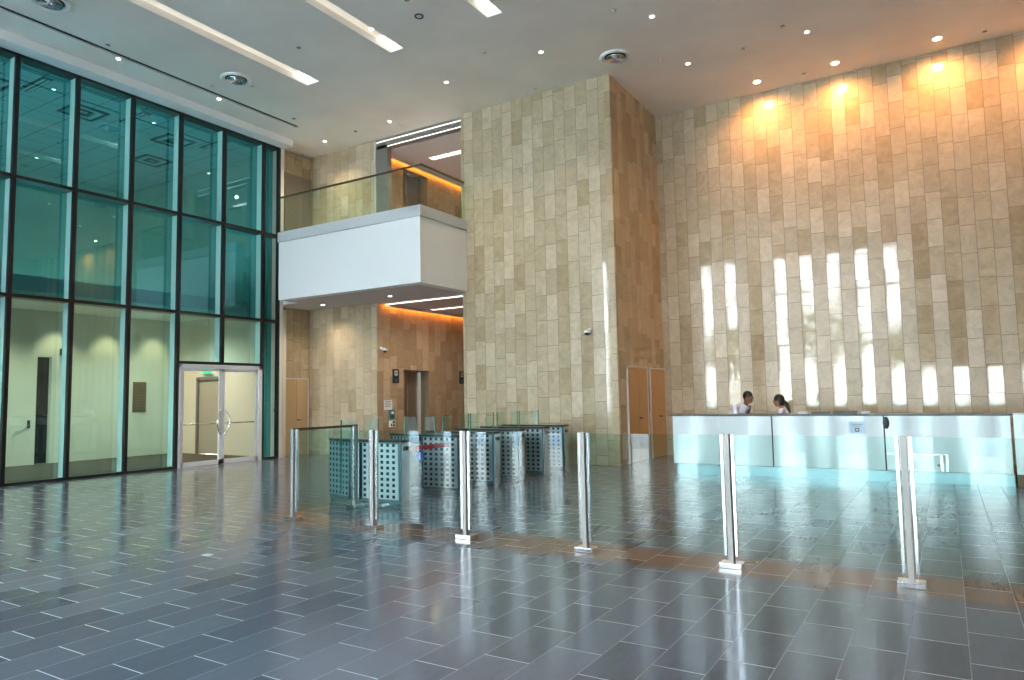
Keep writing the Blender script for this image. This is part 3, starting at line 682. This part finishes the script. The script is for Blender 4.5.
def person(loc, rz, lab, female):
    """facing +x, standing, bending forward over the work surface"""
    t = tag(empty('person', loc, rz), lab, 'person')
    lean = .20 if not female else -.06; q_ = .8 if female else 1.; ht = 1.0 if not female else .93
    P = lambda x, y, z: Vector((x, y, z * ht))
    hip = P(-.05, 0, .90); chest = P(.10 + lean * .6, 0, 1.18); neck = P(.16 + lean, 0, 1.325 if not female else 1.345); head = neck + Vector((.06, 0, .115))
    m = MB(); c = MB(); tr = MB(); sl_ = (.19 if not female else .145)
    # bare body
    limb(m, [hip, chest, neck - Vector((.04, 0, .05))], [.13 * q_, .135 * q_, .075 * q_]); limb(m, [neck - Vector((.03, 0, .04)), neck + Vector((.03, 0, .05))], [.055, .05])
    m.ball(head, .098, 1.0, .78, 1.18, seg=20); m.ball(head + Vector((.035, 0, -.06)), .055, 1, .85, .9)
    m.ball(head + Vector((.105, 0, -.012)), .018, 1, .7, 1.2)
    for s in (-1, 1):
        m.ball(head + Vector((0, s * .078, -.01)), .025, .7, .4, 1.1); m.ball(head + Vector((.085, s * .03, .015)), .016)
        sh = chest + Vector((.0, s * sl_, .08)); el = sh + Vector((.08, s * .05, -.26)); wr = el + Vector((.15, -s * .08, -.10 if female else -.14))
        limb(m, [chest + Vector((0, s * .08, .08)), sh, el, wr], [.07 * q_, .052 * q_, .040, .026]); hand(m, wr, (1, -s * .25, -.15), s)
        hp_ = hip + Vector((0, s * .09, 0)); kn = P(.03, s * .10, .48); an = P(-.03, s * .10, .08)
        limb(m, [hp_, kn, an], [.088, .058, .038]); limb(m, [an - Vector((0, 0, .02)), an + Vector((.15, 0, -.045))], [.042, .03])
        # clothes
        limb(c, [chest + Vector((0, s * .08, .07)), sh, sh + (el - sh) * .72], [.083 * q_, .066 * q_, .058 * q_])
        limb(tr, [hp_, kn, an + Vector((0, 0, .03))], [.102, .074, .056])
        limb(tr, [an - Vector((0, 0, .02)), an + Vector((.16, 0, -.040))], [.048, .038])
    limb(c, [hip + Vector((0, 0, .03)), chest, neck - Vector((.05, 0, .06))], [.146 * q_, .152 * q_, .088 * q_])
    limb(tr, [hip - Vector((0, 0, .04)), hip + Vector((0, 0, .05))], [.145 * q_, .148 * q_])
    o = m.build('person_body', MT['skin_w'] if female else MT['skin_m'], t, True); remesh(o, .009)
    o = c.build('shirt', MT['shirt'], t, True); remesh(o, .012)
    o = tr.build('trousers', MT['trousers'], t, True); remesh(o, .014)
    hcap = MB().ball(head + Vector((-.012, 0, .042)), .104, 1.0, .84, 1.0, seg=20)
    if female: hcap.ball(head + Vector((-.05, 0, -.02)), .085, .8, .9, 1.1)
    o = hcap.build('hair', MT['hair'], t, True); remesh(o, .008)
    for s in (-1, 1): MB().ball(head + Vector((.096, s * .03, .012)), .008, .6, 1, .6).build('eye', MT['dark'], t)
    MB().ball(head + Vector((.092, 0, -.052)), .018, .4, 1.2, .35).build('mouth', MT['red'], t)
    if female:
        MB().tube([head + Vector((-.10, 0, .0)), head + Vector((-.15, 0, -.05)), head + Vector((-.17, 0, -.13)), head + Vector((-.19, 0, -.24)), head + Vector((-.20, 0, -.38))], [.032, .040, .038, .032, .008], 12).build('ponytail', MT['hair'], t, True)
    else:
        a = neck + Vector((.075, 0, -.04)); MB().tube([a, a + Vector((.03, 0, -.04)), chest + Vector((.168, 0, -.05)), chest + Vector((.10, 0, -.2))], [.024, .016, .034, .030], 4).build('tie', MT['tie'], t)
    return t
person((-3.80, 14.80, 0), -.35, 'man in a white shirt and dark tie bending over behind the reception counter', False)
person((-2.69, 14.75, 0), PI - .15, 'woman in a white shirt with a black ponytail behind the reception counter', True)

# ------------------------------------------------------------------ small wall things
def cctv(loc, rz, lab, dirx=.0):
    t = tag(empty('security_camera', loc, rz), lab, 'security camera', 'white security cameras')
    MB().lathe([(.05, 0), (.05, .02), (.03, .05)], n=16).build('wall_mount', MT['white'], t, True).rotation_euler = (PI / 2, 0, 0)
    MB().tube([(0, -.04, 0), (0, -.13, .0), (0, -.15, -.05)], .018).build('arm', MT['white'], t, True)
    MB().lathe([(.065, 0), (.075, -.03), (.07, -.05)], c=(0, -.15, -.02), n=20).build('housing', MT['white'], t, True)
    MB().ball((0, -.15, -.075), .062, 1, 1, .85).build('dome', MT['dark'], t, True)
cctv((-6.80, TY, 3.02), 0, 'small dome security camera on the stone block front')
cctv((EX, 14.80, 2.96), PI / 2, 'small dome security camera on the lift lobby wall')
for y, lab, cc in ((15.40, 'black lift sign with white symbols left of the lift door', 0), (18.62, 'black lift sign half hidden by the stone block', 1)):
    t = tag(empty('lift_sign', (EX, y, 2.20), PI / 2), lab, 'sign', 'black lift signs')
    bx(-.13, .13, -.03, 0, -.20, .20).build('sign_plate', MT['dark'], t, bevel=.004)
    MB().box(-.06, .06, -.034, -.03, .02, .15).build('symbol', MT['paper'], t)
    MB().box(-.045, -.01, -.036, -.034, .04, .13).box(.01, .045, -.036, -.034, .04, .13).build('symbol_detail', MT['dark'], t)
    MB().prism([(-.05, 0), (.05, 0), (0, .07)], 0, .004).build('arrow', MT['teal'], t).matrix_local = Matrix.Translation((0, -.030, -.15)) @ Matrix.Rotation(PI / 2, 4, 'X')
t = tag(empty('wall_poster', (EX, 15.08, 1.38), PI / 2), 'white notice poster on the lift wall above the teal wall phone', 'poster')
bx(-.17, .17, -.008, 0, -.13, .14).build('sheet', MT['paper'], t)
for i in range(4): bx(-.13, .13 - .03 * (i % 2), -.010, -.008, .09 - .045 * i, .105 - .045 * i).build('text_line', MT['blue'] if i == 0 else MT['grey'], t)
t = tag(empty('wall_phone', (EX, 15.20, 1.13), PI / 2), 'small teal intercom on the lift wall under the poster', 'intercom')
bx(-.10, .10, -.06, 0, -.13, .12).build('case', MT['teal'], t, bevel=.01); bx(-.05, .05, -.065, -.06, .0, .07).build('screen', MT['paper'], t)
t = tag(empty('key_switch_box', (EX, 15.24, .86), PI / 2), 'small black and white switch box low on the lift wall', 'switch box')
bx(-.12, .10, -.05, 0, -.09, .09).build('case', MT['paper'], t, bevel=.006); MB().box(-.02, .06, -.06, -.05, .01, .07).box(-.02, .06, -.06, -.05, -.07, -.02).box(-.1, -.06, -.06, -.05, -.07, .0).build('buttons', MT['dark'], t)
t = tag(empty('door_reader', (-15.68, 13.168, 1.30)), 'small dark door release box on the cream pier', 'card reader')
bx(-.05, .07, -.05, 0, -.05, .05).build('case', MT['dark'], t, bevel=.005); bx(-.03, .05, -.056, -.05, -.02, .03).build('button', MT['steel'], t)
t = tag(empty('inner_camera', (-20.6, 9.98, 3.0)), 'small dark camera on the cream wall behind the left glass bay', 'camera')
bx(0, .10, -.05, .05, -.09, .09).build('case', MT['dark'], t, bevel=.01); MB().ball((.11, 0, -.03), .03).build('lens', MT['teal'], t)
t = tag(empty('wall_vent', (-20.6, 12.2, 1.75)), 'tall brown vent grille on the cream wall behind the glass', 'vent')
bx(0, .03, -.20, .20, -.45, .45).build('frame', MT['brown'], t)
for i in range(10): bx(.03, .04, -.17, .17, -.42 + .084 * i, -.39 + .084 * i).build('slat', MT['rail'], t)
t = tag(empty('floor_socket', (-6.51, 4.61, 0)), 'small pale floor socket plate set in the slate tiles', 'floor socket')
bx(-.05, .05, -.04, .04, .0, .004).build('plate', MT['paper'], t); bx(-.03, .03, -.02, .02, .004, .006).build('lid', MT['lightgrey'], t)
t = tag(empty('dry_leaf', (-.93, 6.13, 0.002)), 'tiny dry leaf on the floor before the barrier', 'leaf')
lf = MB().prism([(.05, 0), (.02, .02), (-.02, .018), (-.05, 0), (-.02, -.018), (.02, -.02)], 0, .003).build('leaf_blade', MT['wood_l'], t)
MB().tube([(-.05, 0, .003), (.05, 0, .004)], .0012, 5).build('midrib', MT['bark'], t)

# ------------------------------------------------------------------ trees outside the facade (seen in the reflections)
def tree(x, y, h, r, lab):
    t = tag(empty('tree', (x, y, -.02)), lab, 'tree', 'trees outside the front facade')
    rnd = random.Random(int(x * 10)); 
    m = MB().tube([(0, 0, 0), (.1, .05, h * .3), (-.05, .1, h * .6), (0, 0, h * .85)], [.16, .13, .10, .05], 8)
    for k in range(6):
        a = rnd.uniform(0, 6.28); z = h * rnd.uniform(.4, .65); m.tube([(0, 0, z), (math.cos(a) * r * .5, math.sin(a) * r * .5, z + h * .2)], [.06, .02], 6)
    m.build('trunk', MT['bark'], t)
    c = MB()
    for k in range(1100):
        a = rnd.uniform(0, 6.28); u = rnd.uniform(-1, 1); rr = r * rnd.uniform(.45, 1) ; s = math.sqrt(1 - u * u)
        p = Vector((rr * s * math.cos(a), rr * s * math.sin(a), h * .75 + rr * u * .8)); d = rnd.uniform(.10, .24)
        v = [c.bm.verts.new(p + Vector((rnd.uniform(-d, d), rnd.uniform(-d, d), rnd.uniform(-d, d)))) for _ in range(4)]
        c.bm.faces.new(v[:3]); c.bm.faces.new(v[1:])
    c.build('foliage', MT['leaf'], t)
for i, (x, y, h, r_) in enumerate(((-12, -13, 6, 2.4), (-6.5, -15, 7, 2.8), (-1.5, -13.5, 5.5, 2.2), (4, -15, 7, 2.6))):
    tree(x, y, h, r_, ['leafy tree outside the facade behind the viewer, far left', 'leafy tree outside the facade, left of centre', 'leafy tree outside the facade, right of centre', 'leafy tree outside the facade, far right'][i])

# ------------------------------------------------------------------ lights
def spot(x, y, z, power, col, size=80, blend=.6, rot=(0, 0, 0), rad=.06):
    l = bpy.data.lights.new('spot', 'SPOT'); l.energy = power; l.color = col; l.spot_size = math.radians(size); l.spot_blend = blend; l.shadow_soft_size = rad
    o = bpy.data.objects.new('spot_beam', l); COL.objects.link(o); o.location = (x, y, z); o.rotation_euler = rot
def area(x, y, z, sx, sy, power, col, rot=(0, 0, 0), portal=False):
    l = bpy.data.lights.new('area', 'AREA'); l.shape = 'RECTANGLE'; l.size = sx; l.size_y = sy; l.energy = power; l.color = col
    if portal: l.cycles.is_portal = True
    o = bpy.data.objects.new('sky_portal', l); COL.objects.link(o); o.location = (x, y, z); o.rotation_euler = rot
    return o
ORG = (1, .42, .12)
for x in (4.2, 2.23, .27, -1.69, -3.38): spot(x, 16.82, CZ - .06, 135, ORG, 135, 1, (math.radians(24), 0, 0), .1)
for x, y in ((-1.99, 15.0), (-4.46, 15.0), (-4.44, 12.68), (-6.93, 12.72), (-9.47, 12.76)): spot(x, y, CZ - .05, 90, (1, .72, .42), 100, 1)
for x, y in ((-14.57, 13.85), (-12.1, 13.78)): spot(x, y, CZ - .05, 90, (1, .85, .65), 120, 1)
for x, y in ((-12.14, 13.81), (-14.73, 13.94)): spot(x, y, 4.2, 90, (1, .85, .7), 130, 1)
for y in (15.2, 17.0): spot(-11.8, y, 4.18, 50, (1, .80, .62), 160, 1)
for y in (15.2, 17.0): spot(-11.6, y, 8.5, 45, (1, .80, .62), 160, 1)
# room behind glass: row of wall washers and ceiling lamps, plus added uplights
for y in (5.0, 6.6, 8.2, 9.8, 11.2, 12.6): spot(-20.15, y, 4.05, 50, (1, .76, .45), 85, .7)
for y in (5.5, 8.5, 11.8): spot(-18.3, y, 4.05, 230, (1, .90, .72), 150, 1, rad=.1)
for y in (4.5, 8, 11.8): spot(-17.6, y, 4.6, 75, (.85, 1, 1), 165, 1, (PI, 0, 0), rad=.2)  # added upward fill for the upper room, no lamps stand there
sun = bpy.data.lights.new('sun', 'SUN'); sun.energy = 14; sun.color = (1, .96, .88); sun.angle = .01
so = bpy.data.objects.new('sun', sun); COL.objects.link(so); so.rotation_euler = (math.radians(-38), math.radians(8), 0)
area(-5, FY + .15, 4.4, 23, 8.6, 1, (1, 1, 1), (-PI / 2, 0, 0), portal=True)  # unseen portal across the facade, only guides sky sampling

# world: bright hazy sky
W = bpy.data.worlds.new('sky'); S.world = W; W.use_nodes = True; nt = W.node_tree; nt.nodes.clear()
o = nt.nodes.new('ShaderNodeOutputWorld'); bg = nt.nodes.new('ShaderNodeBackground'); tc = nt.nodes.new('ShaderNodeTexCoord'); sp = nt.nodes.new('ShaderNodeSeparateXYZ')
nt.links.new(tc.outputs['Generated'], sp.inputs[0]); cr = nt.nodes.new('ShaderNodeValToRGB')
e = cr.color_ramp.elements; e[0].position = .0; e[0].color = (.92, 1, .99, 1); e[1].position = .8; e[1].color = (.42, .66, .95, 1)
nt.links.new(sp.outputs[2], cr.inputs[0]); nt.links.new(cr.outputs[0], bg.inputs[0]); bg.inputs[1].default_value = 11; nt.links.new(bg.outputs[0], o.inputs[0])

# ------------------------------------------------------------------ camera
cam = bpy.data.cameras.new('camera'); co = bpy.data.objects.new('camera', cam); COL.objects.link(co)
F = 704.55; cam.sensor_width = 36; cam.sensor_fit = 'HORIZONTAL'; cam.lens = F / 1024 * 36; cam.clip_end = 300
hd, pt, rl = map(math.radians, (31.475, 4.609, -1.067))
dv = Vector((-math.sin(hd) * math.cos(pt), math.cos(hd) * math.cos(pt), math.sin(pt))); rt = Vector((math.cos(hd), math.sin(hd), 0)); up = rt.cross(dv)
r2 = math.cos(rl) * rt + math.sin(rl) * up; u2 = -math.sin(rl) * rt + math.cos(rl) * up
mw = Matrix.Identity(4)
for i in range(3): mw[i][0] = r2[i]; mw[i][1] = u2[i]; mw[i][2] = -dv[i]
mw.translation = (0, 0, 1.55); co.matrix_world = mw
S.camera = co
S.view_settings.view_transform = 'Standard'; S.view_settings.look = 'None'; S.view_settings.gamma = 1; S.view_settings.use_curve_mapping = False
S.view_settings.exposure = 1.12
S.cycles.use_denoising = True
S.cycles.max_bounces = 10; S.cycles.diffuse_bounces = 5; S.cycles.glossy_bounces = 4; S.cycles.transparent_max_bounces = 24
S.cycles.sample_clamp_indirect = 6; S.cycles.caustics_reflective = False; S.cycles.caustics_refractive = False
